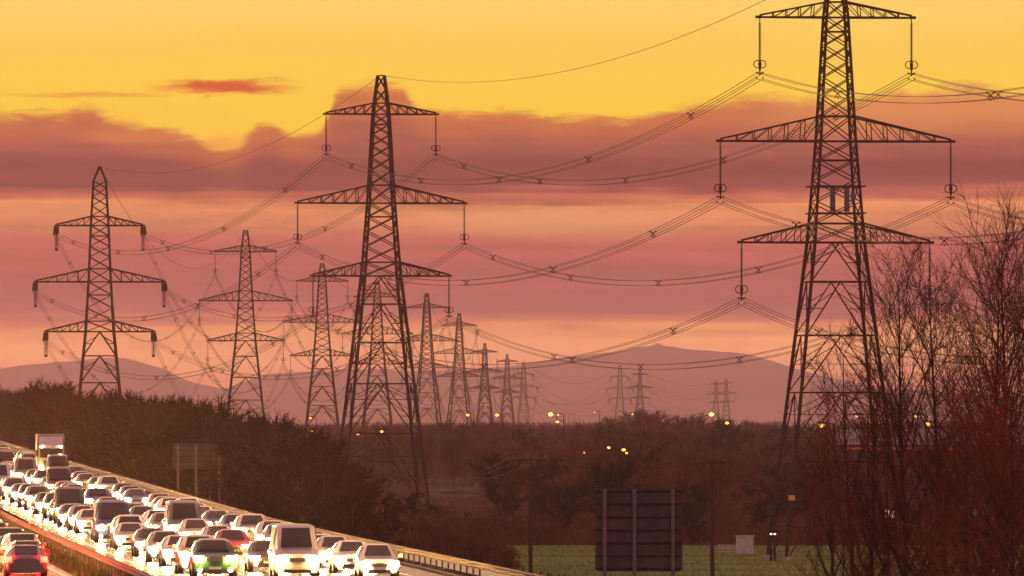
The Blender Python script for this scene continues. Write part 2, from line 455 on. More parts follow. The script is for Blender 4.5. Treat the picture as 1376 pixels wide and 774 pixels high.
# extras on the big tower
ra = T['A']['root']
g = MB(); g.box((-.55, -1.75, 30.35), (.42, .3, 2.0)); g.build('equipment_panel', M['cabinet_blue'], ra)
g = MB(); g.box((.65, -1.75, 30.35), (.42, .3, 2.0)); g.build('equipment_panel', M['cabinet_blue'], ra)
g = MB(); g.box((1.15, -1.75, 30.6), (.3, .3, .9)); g.build('junction_box', M['cabinet_blue'], ra)
g = MB()
for z in (29.25, 31.5):
    for (a, b) in (((-2.2, -1.95), (2.2, -1.95)), ((-2.2, 1.95), (2.2, 1.95)), ((-2.2, -1.95), (-2.2, 1.95)), ((2.2, -1.95), (2.2, 1.95))):
        g.bar((a[0], a[1], z), (b[0], b[1], z), .12)
g.build('platform_rail', M['steel'], ra)
c = corner(5.4, 0, 0, wbody)
g = MB(); g.box((c.x - .02, c.y - .18, 5.4), (.55, .05, .42)); g.build('warning_plate', M['yellow'], ra)
g = MB()
for i in range(4):
    c = corner(3.2, i, 0, wbody)
    for k in range(3): g.box((c.x, c.y, 3.2 + k * .16), (.6, .6, .05))
g.build('anti_climb_guard', M['steel_dark'], ra)

# ------------------------------------------------------------------ conductors
NAMES = {'A': 'the huge pylon', 'B': 'the tall central pylon', 'P': 'the leftmost pylon', 'C': 'the second pylon from left',
         'D': 'the third pylon from left', 'E': 'the pylon behind central legs', 'G': 'the pylon right of central', 'H': 'the two-lamp pylon',
         'I': 'the first small pylon', 'J': 'the middle small pylon', 'K': 'the last small pylon',
         'M': 'the left hillside pylon', 'L': 'the right hillside pylon', 'N': 'the left tiny pylon', 'O': 'the right tiny pylon', 'R': 'the right picture edge'}
WN = {'top': 'upper', 'mid': 'middle', 'low': 'lower'}
def span(a, b, label, sag, nsub, r, spacers, name='conductor_bundle', cat='power cable', group=None):
    o = a.copy(); L = (b - a).length; dirn = (b - a).normalized(); lat = Vector((dirn.y, -dirn.x, 0)).normalized()
    offs = {1: [(0, 0)], 2: [(-.2, 0), (.2, 0)], 4: [(-.25, -.28), (.25, -.28), (-.25, .22), (.25, .22)], 3: [(-.25, .25), (.25, .25), (0, -.25)]}[nsub]
    n = max(16, int(L / 12)) if L < 700 else 40
    P = [a.lerp(b, i / n) - Vector((0, 0, 4 * sag * (i / n) * (1 - i / n))) - o for i in range(n + 1)]
    g = MB()
    for (u, w) in offs:
        g.path([p + lat * u + Vector((0, 0, w)) for p in P], r, 4)
    ob = g.build(name, M['wire']); ob.location = o; tag(ob, label, cat, group)
    if spacers:
        m = max(2, int(L // 66))
        for k in range(m):
            t = (k + .6) / m; p = a.lerp(b, t) - Vector((0, 0, 4 * sag * t * (1 - t))) - o
            s = MB()
            for (u, w) in offs: s.bar(p, p + lat * u * 1.1 + Vector((0, 0, w * 1.1)), .07)
            s.box(p, (.14, .14, .14)); s.box(p + Vector((0, 0, -.3)), (.12, .12, .16)); s.box(p + lat * .27 + Vector((0, 0, .2)), (.13, .13, .13)); s.box(p - lat * .27 + Vector((0, 0, .2)), (.13, .13, .13))
            s.build('spacer', M['steel_dark'], ob)
    return ob
def line_span(ka, kb, A, B, nsub, r, sp, sagk=5.6, ref=340.0, cap=30):
    for nm in ('top', 'mid', 'low'):
        for s in (-1, 1):
            a, b = A[nm, s], B[nm, s]; L = (b - a).length
            sag = min(cap, sagk * (L / ref) ** 2)
            span(a, b, f'{WN[nm]} {"left" if s < 0 else "right"} cable from {NAMES[ka]} to {NAMES[kb]}', sag, nsub, r, sp, group=None)
    a, b = A['apex'], B['apex']; L = (b - a).length
    span(a, b, f'thin top wire from {NAMES[ka]} to {NAMES[kb]}', min(cap * .7, sagk * .75 * (L / ref) ** 2), 1, r, False, 'earth_wire', 'earth wire')
def ends(key, fy):
    t = T[key]
    if 'P' in t:
        d = {k[:2]: v for k, v in t['P'].items() if k[2] == fy}; d['apex'] = t['apex']; return d
    return t
line_span('A', 'B', T['A'], T['B'], 4, .026, True, 5.7)
line_span('B', 'P', T['B'], ends('P', -1), 4, .024, True, 6.4, 369)
line_span('P', 'C', ends('P', 1), T['C'], 2, .034, True, 15, 600)
line_span('C', 'D', T['C'], T['D'], 2, .05, True, 9, 400)
line_span('D', 'E', T['D'], T['E'], 2, .05, True, 7, 300)
line_span('E', 'G', T['E'], T['G'], 2, .055, True, 7, 340)
line_span('G', 'H', T['G'], T['H'], 2, .06, True, 10, 580)
line_span('H', 'I', T['H'], T['I'], 2, .07, False, 20, 1500)
line_span('I', 'J', T['I'], T['J'], 2, .08, False, 16, 930)
line_span('J', 'K', T['J'], ends('K', -1), 2, .09, False, 14, 800)
line_span('K', 'M', ends('K', 1), ends('M', -1), 1, .13, False, 14, 430)
line_span('M', 'L', ends('M', 1), T['L'], 1, .13, False, 12, 630)
line_span('L', 'O', T['L'], T['O'], 1, .15, False, 18, 2400)
line_span('O', 'N', T['O'], T['N'], 1, .15, False, 6, 330)
# towards the next tower beyond the right edge of the picture
off = Vector((33.5, -317, .3))
nxt = {k: (v + off) for k, v in T['A'].items() if isinstance(v, Vector)}
line_span('A', 'R', T['A'], nxt, 4, .026, True, 6.0, 318)
print('towers ok')

# ------------------------------------------------------------------ bare trees
def grow(seed, H, r0, nprim, nsec, nter, spread, up, seg_r=.008, low=.12, lean=0, lenk=.42, nstem=1, sides=3, rnd_=False):
    q = random.Random(seed); tr = MB(); cr = MB()
    def rv(k): return Vector((q.uniform(-k, k), q.uniform(-k, k), q.uniform(-k, k)))
    def limb(mb, p, d, L, r, n, trop, jit, rend=None):
        pts = [(p.copy(), r)]; rend = r * .3 if rend is None else rend
        for i in range(n):
            d = (d + rv(jit * (.45 if mb is tr and L > .6 * H else 1)) + Vector((0, 0, trop))).normalized()
            p2 = p + d * (L / n); r2 = lerp(r, rend, (i + 1) / n)
            mb.tube(p, p2, lerp(r, rend, i / n), r2, sides if r > .03 else 3); p = p2; pts.append((p.copy(), r2, d.copy()))
        return pts
    for st in range(nstem):
        a0 = q.uniform(0, 6.28); base = Vector((math.cos(a0), math.sin(a0), 0)) * (q.uniform(0, .8) if nstem > 1 else 0)
        hh = H * (q.uniform(.7, 1) if nstem > 1 else 1)
        sp = limb(tr, base - Vector((0, 0, .4)), (Vector((lean, 0, 1)) + (base.normalized() * q.uniform(.1, .5) if nstem > 1 else Vector())), hh, r0, 10, .08, .07, r0 * .12)
        for k in range(nprim // nstem):
            t = low + (1 - low) * (k + q.random()) / (nprim / nstem); i = min(9, int(t * 10)); f = t * 10 - i
            p = sp[i][0].lerp(sp[i + 1][0], min(1, f)); az = k * 2.4 + q.uniform(-.5, .5)
            L = (hh * lenk * (1.05 - t) ** .75 if not rnd_ else hh * lenk * (.25 + .75 * math.sin(math.pi * min(1, .15 + t * .75)))) * q.uniform(.6, 1.15) + .05 * H
            d = Vector((math.cos(az) * spread, math.sin(az) * spread, q.uniform(.55, 1.0)))
            rr = max(seg_r * 2, r0 * .45 * (1 - t) + seg_r * 1.6)
            b = limb(tr if L > .22 * H else cr, p, d.normalized(), L, rr, 5, up, .16, seg_r * 1.2)
            for m_ in range(nsec):
                u = .12 + .86 * (m_ + q.random()) / nsec; i2 = min(4, int(u * 5)); p3 = b[i2][0].lerp(b[i2 + 1][0], u * 5 - i2)
                dd = b[i2 + 1][2]; d3 = (dd + rv(1) * .75 + Vector((0, 0, .15))).normalized()
                L3 = L * (.55 - .3 * u) * q.uniform(.6, 1.2) + .02 * H
                c = limb(cr, p3, d3, L3, seg_r * 1.5, 3, up * 1.2, .22, seg_r * .8)
                for w in range(nter):
                    u2 = q.uniform(.1, 1); i3 = min(2, int(u2 * 3)); p4 = c[i3][0].lerp(c[i3 + 1][0], u2 * 3 - i3)
                    d4 = (c[i3 + 1][2] + rv(1) * .8).normalized()
                    limb(cr, p4, d4, L3 * q.uniform(.3, .9) + .012 * H, seg_r, 2, up, .3, seg_r * .5)
    return tr, cr

# foreground trees at the right
FT = [ # px stem, top y, D, spread, nprim, label
    (1118, 520, 372, .35, 16, 'low thin bare tree before the big pylon, leftmost of the roadside trees'),
    (1150, 440, 385, .5, 22, 'bare tree with fine twigs growing in front of the middle of the big pylon'),
    (1168, 480, 350, .42, 20, 'slim pale stemmed bare tree at the right side of the big pylon'),
    (1219, 330, 348, .40, 34, 'slender upright bare tree with one straight stem right of the big pylon'),
    (1196, 520, 390, .5, 18, 'short bare tree between the big pylon and the slender straight tree'),
    (1274, 350, 365, .6, 44, 'spreading bare tree between the slender straight tree and the tallest trees'),
    (1318, 322, 344, .5, 46, 'tall bare tree with reddish twigs just left of the tallest tree'),
    (1346, 284, 352, .5, 54, 'tallest bare tree with a thick dark trunk near the right edge'),
    (1398, 300, 338, .55, 48, 'bare tree whose branches reach in from the right edge'),
    (1300, 520, 330, .85, 32, 'low thicket with red-lit twig colour at the foot of the tall right-hand trees'),
    (1250, 600, 352, .8, 22, 'lowest bush with red-lit twig colour right of the slender straight tree'),
    (1366, 480, 326, .85, 36, 'dense shrub with red-lit twig colour at the bottom right corner'),
]
for i, (px, ty, D, spd, npm, lab) in enumerate(FT):
    x = X_at(px, D); z0 = ground_z(x, D); H = (Z_at(ty, D) - z0) * .95
    tr, cr = grow(100 + i, H, .06 + H * .0065, int(npm * 1.0), 7, 5, spd * 1.15, .06, .0075, .10, rnd.uniform(-.012, .012), .40)
    root = empty('bare_tree', (x, D, z0), 0, lab, 'tree', 'bare roadside trees at the right')
    tr.build('trunk', M['bark'], root, True); cr.build('crown', M['twig' if ty > 470 else 'twig5' if i % 2 else 'twig6'], root, False)
print('fg trees ok')
# woodland variants
VAR = []
for i in range(9):
    H = 10.0
    tr, cr = grow(300 + i, H * .78, .17, 34, 8, 6, rnd.uniform(.8, 1.1), .06, .024, .06 if i % 2 else .16, 0, .36, 1 + (i % 3), 3, True)
    VAR.append((tr.mesh('trunk', M['bark_far']), cr.mesh('crown', M[('twig2', 'twig3', 'twig4')[i % 3]])))
BV = []
for i in range(4):
    tr, cr = grow(400 + i, 4.0, .06, 40, 7, 6, 1.25, .05, .016, .0, 0, .5, 4, 3)
    BV.append((tr.mesh('stem', M['bark_far']), cr.mesh('crown', M[('twig2', 'twig3', 'twig4')[i % 3]])))
HT = {v[1].name: max(p.co.z for p in v[1].vertices) for v in VAR + BV}
def tree(x, D, H, label, group, name='woodland_tree', wide=1.0, bush=False, dark=False):
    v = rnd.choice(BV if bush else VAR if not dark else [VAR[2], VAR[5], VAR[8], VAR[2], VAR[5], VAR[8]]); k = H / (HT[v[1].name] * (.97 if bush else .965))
    root = empty(name, (x, D, ground_z(x, D) if D < 2600 else 0), rnd.uniform(0, 6.28), label, 'bush' if bush else 'tree', group)
    w = k * wide * rnd.uniform(.9, 1.15); root.scale = (w, w, k)
    link_obj('stem' if bush else 'trunk', v[0], root); link_obj('crown', v[1], root)
# A: dark wood on the bank behind the motorway
TA = [(0, 520), (60, 516), (110, 524), (150, 530), (215, 531), (260, 538), (300, 549), (350, 562), (400, 578), (430, 597), (450, 628), (480, 660)]
n = 0
for i in range(130):
    px = -25 + 500 * (i + rnd.uniform(-.4, .4)) / 130
    D = 500000 / (max(px, -20) + 319) + rnd.choice((8, 30, 60, 110, 170)) + rnd.uniform(0, 30)
    if 200 < px < 335: D = max(D, 955 + rnd.uniform(0, 90))
    x = X_at(px, D); s = F / D
    top = interp(px, TA) + rnd.choice((-10, -3, 4, 9, 18, 30)) * rnd.uniform(.3, 1)
    H = Z_at(top, D) - ground_z(x, D)
    if H < 2: continue
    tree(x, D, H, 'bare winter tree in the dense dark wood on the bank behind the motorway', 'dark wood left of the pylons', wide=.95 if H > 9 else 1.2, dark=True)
# B: scrub between the bank and the field
for i in range(62):
    px = rnd.uniform(330, 690)
    D = max(500000 / (px + 319) + 6, rnd.uniform(740, 960))
    x = X_at(px, D); top = interp(px, [(330, 605), (425, 632), (470, 668), (520, 664), (560, 655), (620, 690), (690, 705)]) + rnd.uniform(0, 45)
    H = Z_at(top, D) - ground_z(x, D)
    if H < .8: H = rnd.uniform(.8, 1.6)
    if 330 < px < 345 and D < 930: continue
    tree(x, D, min(H, 8.5), 'leafless brown bush in the scrub between the motorway bank and the green field', 'brown scrub below the bank', 'scrub_bush', 1.0, True)
# C: hedge at the back of the field and woodland behind it
for i in range(34):
    px = 560 + 560 * (i + rnd.uniform(-.3, .3)) / 34; D = rnd.uniform(962, 985)
    tree(X_at(px, D), D, rnd.uniform(1.8, 3.4), 'leafless bush of the hedge along the far side of the green field', 'hedge behind the field', 'hedge_bush', 1.2, True)
TC = [(380, 585), (450, 572), (520, 568), (560, 566), (600, 560), (640, 561), (700, 566), (760, 566), (795, 563), (825, 556), (860, 550), (890, 548), (915, 552), (940, 565), (965, 558), (985, 556), (1010, 562), (1060, 570), (1150, 572), (1376, 575)]
cl = 0
for row, (Dm, nn, drop) in enumerate(((1060, 20, 78), (1180, 22, 60), (1320, 22, 44), (1500, 24, 30), (1750, 26, 14), (2050, 26, 5), (2350, 26, 0))):
    for i in range(nn):
        px = 470 + 920 * (i + rnd.uniform(-.5, .5)) / nn; D = Dm + rnd.uniform(-60, 60)
        if px < 620 and D < 1250: continue
        if 478 < px < 662 and D < 1660: D = rnd.uniform(1690, 1900)
        x = X_at(px, D); top = interp(px, TC) + drop * rnd.uniform(.6, 1.25) + rnd.uniform(-1, 6)
        H = Z_at(top, D)
        tree(x, D, max(2.2, min(H, 16)), 'bare brown tree in the wide misty woodland behind the green field', 'misty woodland behind the field', wide=rnd.uniform(1.0, 1.4))
# D: far-off woods as one mass
g = MB(); q = random.Random(5)
for i in range(1500):
    D = q.uniform(2450, 6500); px = q.uniform(-150, 1550); x = X_at(px, D)
    H = q.uniform(6.5, 11.5) + (1.5 if math.sin(x * .02 + D * .003) > .4 else 0); W = H * .55
    for k in range(46):
        a = q.uniform(0, 6.28); rr = W * math.sqrt(q.random()); zz = H * (1 - (rr / W) ** 2) * q.uniform(.55, 1.0)
        b = Vector((x + rr * math.cos(a), D + rr * math.sin(a), zz)); a0 = b - Vector((rr * .5 * math.cos(a), 0, H * q.uniform(.25, .55)))
        a0.z = max(0, a0.z)
        g.tube(a0, b, .16, .04, 3)
    for k in range(10):
        a = q.uniform(0, 6.28); g.tube((x + W * .7 * math.cos(a), D, 0), (x + W * .5 * math.cos(a), D, H * .75), .45, .2, 3)
tag(g.build('distant_woodland', M['twig2']), 'far-off belt of bare woods reading as one hazy mass along the skyline', 'woodland', kind='stuff')
# undergrowth litter so the woodland floor is not bare
g = MB()
for i in range(16000):
    D = 960 + 1500 * q.random() ** 1.6; px = q.uniform(380, 1400); x = X_at(px, D)
    if 570 < px < 660 and 1500 < D < 1700: continue
    h = q.uniform(.5, 2.0); z = ground_z(x, D)
    for k in range(4): g.tube((x + q.uniform(-.5, .5), D, z - .1), (x + q.uniform(-1, 1), D + q.uniform(-.5, .5), z + h * q.uniform(.5, 1)), .035, .012, 3)
gb = MB()
for i in range(9000):
    px = q.uniform(-20, 640); D = 500000 / (max(px, -20) + 319) + 130 * q.random() ** 1.5 + 3; x = X_at(px, D)
    if 205 < px < 330 and D < 930: continue
    h = q.uniform(.4, 1.5); z = ground_z(x, D)
    for k in range(4): gb.tube((x + q.uniform(-.5, .5), D, z - .1), (x + q.uniform(-.9, .9), D + q.uniform(-.5, .5), z + h * q.uniform(.5, 1)), .03, .01, 3)
tag(gb.build('undergrowth', M['twig4']), 'dark tangled undergrowth on the motorway bank', 'undergrowth', kind='stuff')
tag(g.build('undergrowth', M['twig2']), 'tangled leafless undergrowth covering the misty woodland floor', 'undergrowth', kind='stuff')
print('woods ok')

# pale track in the clearing
g = MB(); 
for i in range(8):
    x0 = X_at(588, 1600) + i * .85; g.quad((x0, 1585, .31), (x0 + .86, 1585, .31), (x0 + .86, 1640, .31), (x0, 1640, .31))
tag(g.build('pond', M['water']), kind='structure')

# ------------------------------------------------------------------ hills
RID = [(-2600, 40), (-1600, 70), (-1000, 62), (-600, 58), (-420, 66), (-300, 60), (-100, 52), (0, 66), (80, 73), (130, 79), (160, 80), (215, 66), (260, 46), (310, 35)]
g = MB()
def hillz(px, pts): return interp(px, pts)
def ridge(D0, pts, depth, seed, name_g, x0, x1, step):
    q = random.Random(seed); k = len(g.v); cols = []
    xs = []; px = x0
    while px <= x1 and X_at(px, D0) < 7300:
        if X_at(px, D0) > -7300: xs.append(px)
        px += step
    ws = [-1.0, -.8, -.62, -.46, -.32, -.2, -.1, -.03, .03, .12, .3, .6, 1.0]
    for px in xs:
        h = (interp(px, pts)) * D0 / F + 12
        h += 1.2 * math.sin(px * .05 + seed) + .8 * math.sin(px * .13 + 2 * seed)
        for w in ws:
            prof = math.cos(w * math.pi / 2) ** 1.4 if abs(w) < 1 else 0
            bump = 1 + .12 * math.sin(px * .03 + w * 5 + seed) * (1 - prof)
            y = D0 + depth * w
            g.v.append(Vector((X_at(px, D0), y, max(-1, h * prof * bump - (1 if abs(w) >= 1 else 0)))))
    nw = len(ws)
    for i in range(len(xs) - 1):
        for j in range(nw - 1):
            a = k + i * nw + j; g.f.append((a, a + nw, a + nw + 1, a + 1))
RB = [(120, 0), (230, 20), (310, 40), (350, 55), (400, 60), (470, 64), (560, 62), (640, 64), (700, 70), (760, 79), (810, 86), (845, 90), (862, 94), (884, 95), (906, 93.5), (940, 90), (985, 86), (1020, 80), (1060, 68), (1120, 50), (1200, 38), (1376, 26), (1600, 30), (2400, 60), (3600, 80), (5000, 40)]
ridge(22000, RB, 1900, 2, g, 120, 5000, 16)
ridge(20500, [(a, b) for a, b in RID] + [(360, 18), (420, 6), (500, -10)], 1100, 5, g, -4200, 500, 16)
tag(g.build('hills', M['hill'], smooth=True), kind='structure')
xm = X_at(884, 22000); hz = 95 * 22000 / F + 12
g = MB(); g.box((0, 0, 1), (26, 24, 5)); g.box((0, 0, 4.3), (15, 14, 2.2)); g.box((0, 0, 6.2), (8, 7, 1.8))
o = g.build('summit_tower', M['concrete']); o.location = (xm, 22000, hz - 1); tag(o, 'tiny stepped stone tower ruin on the summit of the broad hill', 'monument')

# ------------------------------------------------------------------ small structures
# big sign seen from the back
def sign(px, D, w, h, zb, label, name='road_sign'):
    x = X_at(px, D); z0 = ground_z(x, D); root = empty(name, (x, D, z0), R(0), label, 'road sign', 'motorway signs seen from behind')
    zb -= z0
    # rounded panel
    g = MB(); n = 6; r = .12 * w / 3.6 + .03; loop = []
    for (cx, cz, a0) in ((w / 2 - r, zb + h - r, 0), (-w / 2 + r, zb + h - r, 90), (-w / 2 + r, zb + r, 180), (w / 2 - r, zb + r, 270)):
        for i in range(n + 1):
            a = R(a0 + 90 * i / n); loop.append((cx + r * math.cos(a), cz + r * math.sin(a)))
    k = len(loop)
    for y in (0, .04):
        for p in loop: g.v.append(Vector((p[0], y, p[1])))
    g.f.append(tuple(range(k))); g.f.append(tuple(range(2 * k - 1, k - 1, -1)))
    for i in range(k): j = (i + 1) % k; g.f.append((i, i + k, j + k, j))
    g.build('sign_panel', M['signback'], root)
    nr = max(3, round(h / .56))
    for i in range(nr + 1):
        z = zb + .12 + (h - .24) * i / nr; g = MB(); g.box((0, -.04, z), (w - .06, .07, .06)); g.build('stiffening_rail', M['steel_dark'], root)
    for s in (-1, 0, 1):
        g = MB(); X = s * w * .39 if s else -.05 * w; g.tube((X, -.16, -.3), (X, -.16, zb + h - .05), .085 * (w / 3.6), None, 12, True); g.build('post', M['signpost'], root)
        g = MB()
        for i in range(nr + 1):
            z = zb + .12 + (h - .24) * i / nr; g.box((X, -.1, z), (.24, .06, .05))
        g.build('clamp', M['steel_dark'], root)
D = 420; sign(858.5, D, 117 * D / F, 112 * D / F, Z_at(768, D), 'large square grey sign seen from behind with three posts at the bottom of the picture')
D = 913; sign(267, D, 71 * D / F, 34 * D / F, Z_at(630, D), 'faint wide sign on three posts seen from behind at the edge of the dark wood')

# wooden poles
def wood_pole(px, ty, D, label, arm=1.35, tilt=0):
    x = X_at(px, D); z0 = ground_z(x, D); H = Z_at(ty, D) - z0
    root = empty('wooden_pole', (x, D, z0), 0, label, 'utility pole', 'wooden utility poles'); root.rotation_euler = (0, R(tilt), 0)
    g = MB(); g.tube((0, 0, -.5), (0, 0, H), .17, .12, 10, True); g.build('pole', M['wood'], root)
    g = MB(); g.box((0, -.15, H - .25), (2 * arm, .12, .14)); g.build('cross_arm', M['wood'], root)
    P = []
    for s in (-.93, 0, .93):
        g = MB(); b = H - .18 if s else H
        for k in range(3): g.tube((s * arm, -.15 if s else 0, b + k * .1), (s * arm, -.15 if s else 0, b + .08 + k * .1), .1, .06, 8, True)
        g.build('insulator', M['glassins'], root); P.append(Vector((x + s * arm, D - .15, z0 + b + .3)))
    return P
P1 = wood_pole(713, 614, 760, 'plain wooden pole with a short crossarm standing left of the big sign')
P2 = wood_pole(957.5, 617, 752, 'slightly leaning wooden pole with crossarm right of the big sign', 1.05, -.6)
# twin pole frame
D = 1640; x = X_at(514, D); z0 = ground_z(x, D); H = Z_at(600, D) - z0
root = empty('twin_pole', (x, D, z0), 0, 'two wooden poles joined by crossbars in the clearing below the tall central pylon', 'utility pole')
for s in (-1.6, 1.6): g = MB(); g.tube((s, 0, -.4), (s, 0, H), .2, .17, 8, True); g.build('pole', M['wood'], root)
for z in (H - .5, H - 2.4): g = MB(); g.box((0, -.2, z), (3.8, .15, .2)); g.build('crossbar', M['wood'], root)
P3 = [Vector((x + s, D, z0 + H)) for s in (-1.5, 0, 1.5)]
nm3 = ('left', 'middle', 'right')
for i in range(3): span(P3[i], P1[i], f'thin {nm3[i]} overhead wire from the twin poles to the left wooden pole', 3.6, 1, .018, False, 'overhead_wire', 'overhead wire')
for i in range(3): span(P1[i], P2[i], f'thin {nm3[i]} overhead wire between the two wooden poles beside the big sign', .9, 1, .012, False, 'overhead_wire', 'overhead wire')

# cabinet + rail fence by the tower foot
D = 888; x = X_at(1001, D); z0 = ground_z(x, D) + .04
root = empty('utility_cabinet', (x, D, z0), R(4), 'pale equipment cabinet standing in the grass left of the big pylon foot', 'cabinet')
g = MB(); g.box((0, 0, .88), (1.45, .9, 1.45)); g.build('cabinet_body', M['cream'], root, bevel=.02)
g = MB(); g.box((0, 0, 1.66), (1.6, 1.05, .1)); g.build('lid', M['cream'], root)
g = MB(); g.box((0, 0, .08), (1.5, 1, .16)); g.build('plinth', M['concrete'], root)
for s in (-.36, .36): g = MB(); g.box((s, -.47, .88), (.66, .03, 1.3)); g.build('door', M['cream'], root)
D = 890; x = X_at(979, D); root = empty('rail_fence', (x, D, ground_z(x, D)), 0, 'short pale wooden rail fence beside the equipment cabinet', 'fence')
for s in (-.8, 0, .8): g = MB(); g.box((s, 0, .45), (.1, .1, 1.0)); g.build('post', M['cream'], root)
for z in (.35, .65, .88): g = MB(); g.box((0, -.07, z), (1.9, .04, .09)); g.build('rail', M['cream'], root)

# lamps
def lamp(px, py, D, label, kind='lamp_orange', r=.3, name='street_lamp', hz_=None, twin=False, arm=1.1):
    x = X_at(px, D); z = Z_at(py, D); z0 = ground_z(x, D) if D < 2400 else 0
    root = empty(name, (x, D, z0), 0, label, 'street lamp' if name == 'street_lamp' else 'floodlight', 'lit lamps in the distance'); H = z - z0
    g = MB(); g.tube((arm, 0, 0), (arm, 0, H), .13, .08, 8, True); g.bar((arm, 0, H), (.2, 0, H + .2), .09); g.build('column', M['steel_dark'], root)
    g = MB(); g.box((.1, 0, H + .12), (.9, .35, .14)); g.build('lamp_housing', M['steel_dark'], root)
    g = MB(); g.ball((0, -.05, H - .1), r, 10, 6, .75); g.build('lamp_bulb', M[kind], root)
    return root
lamp(628.5, 557, 1980, 'yellow lamp glowing under the second hazy pylon', 'lamp_yellow', .3)
lamp(668, 557, 2000, 'yellow lamp glowing under the first of the three small pylons', 'lamp_yellow', .34)
lamp(653, 543, 2300, 'faint small lamp above the treetops before the small pylon', 'lamp_orange', .13)
lamp(740, 556, 1850, 'brightest yellow floodlight left of centre on the skyline', 'lamp_yellow', .45, 'floodlight')
lamp(749, 566, 1840, 'smaller orange lamp just below the brightest floodlight', 'lamp_orange', .3)
lamp(749.5, 556.5, 1860, 'small orange lamp touching the right side of the brightest floodlight', 'lamp_orange', .22)
lamp(956, 556, 1700, 'bright yellow floodlight below the pair of tiny pylons', 'lamp_yellow', .42, 'floodlight')
lamp(977, 567.5, 1680, 'small orange lamp right of the floodlight under the tiny pylons', 'lamp_orange', .3)
lamp(799, 553, 2200, 'faint orange lamp left of the paired hill-side pylons', 'lamp_orange', .15)
lamp(850, 556, 1900, 'faint orange lamp at the foot of the paired hill-side pylons', 'lamp_orange', .18)
lamp(785, 607.5, 1300, 'small yellow light low in the woodland, leftmost of four', 'lamp_yellow', .16)
lamp(818, 600.5, 1300, 'yellow light low in the woodland, second of four', 'lamp_yellow', .2)
lamp(838, 603.5, 1300, 'brightest yellow light of the four low in the woodland', 'lamp_yellow', .25)
lamp(842, 608, 1290, 'yellow light touching the brightest one low in the woodland', 'lamp_yellow', .18)
lamp(417, 561, 1900, 'small yellow lamp at the foot of the pylon left of the central one', 'lamp_yellow', .2)
lamp(419, 578, 1500, 'dim orange lamp low between the dark wood and the central pylon', 'lamp_orange', .16)
lamp(481, 582, 1500, 'orange lamp low between the left legs of the central pylon', 'lamp_orange', .24)
lamp(513, 579, 1500, 'wide orange lamp low between the right legs of the central pylon', 'lamp_orange', .22)
lamp(1104, 570, 900, 'orange street lamp seen through the lattice of the big pylon', 'lamp_orange', .24)
lamp(1151, 558, 1000, 'faint lamp behind the middle of the big pylon base', 'lamp_yellow', .12)
lamp(1230, 558, 1000, 'faint yellow lamp left of the twin orange street lamps', 'lamp_yellow', .14)
lamp(1247, 568.5, 950, 'orange street lamp among the tall right-hand trees, left of two', 'lamp_orange', .26)
lamp(1331, 568.5, 950, 'orange street lamp among the tall right-hand trees, right of two', 'lamp_orange', .26)
D = 850
lamp(1036, 716, D, 'left one of two small white lights low beside the big pylon leg', 'lamp_white', .11, 'work_light', arm=.0)
lamp(1041, 716, D, 'right one of two small white lights low beside the big pylon leg', 'lamp_white', .11, 'work_light', arm=.0)

# low industrial building behind the right-hand trees
D = 1030; x = X_at(1225, D); w = 190 * D / F; z0 = 0; H = Z_at(598, D)
root = empty('warehouse', (x, D, 0), R(-3), 'long low pale building with a red lit fascia behind the right-hand trees', 'building')
g = MB(); g.box((4, 8, H / 2), (w + 8, 14, H)); g.build('wall', M['paint_wall'], root)
g = MB(); ww = (w + 9) / 2
k = 4
g.v += [Vector(p) for p in ((k - ww, .6, H + .02), (k + ww, .6, H + .02), (k + ww, 8, H + 1.6), (k - ww, 8, H + 1.6), (k + ww, 15.4, H + .02), (k - ww, 15.4, H + .02))]
g.f += [(0, 1, 2, 3), (3, 2, 4, 5), (0, 3, 5), (1, 4, 2)]; g.build('roof', M['roofing'], root)
g = MB(); g.box((-.5, .9, H - .35), (w * .86, .1, .3)); g.build('fascia_light', M['strip_red'], root)
for i in range(5):
    g = MB(); g.box((-w * .36 + i * w * .2, .97, 2.2), (1.5, .06, 1.0)); fr = g.build('window', M['signpost'], root)
    g = MB(); g.box((-w * .36 + i * w * .2, .92, 2.2), (1.3, .05, .8)); g.build('pane', M['window_lit'] if i in (1, 4) else M['glass'], fr)
g = MB(); g.box((w * .45, .96, 1.7), (3, .08, 3.3)); g.build('door', M['roofing'], root)
print('structures ok')

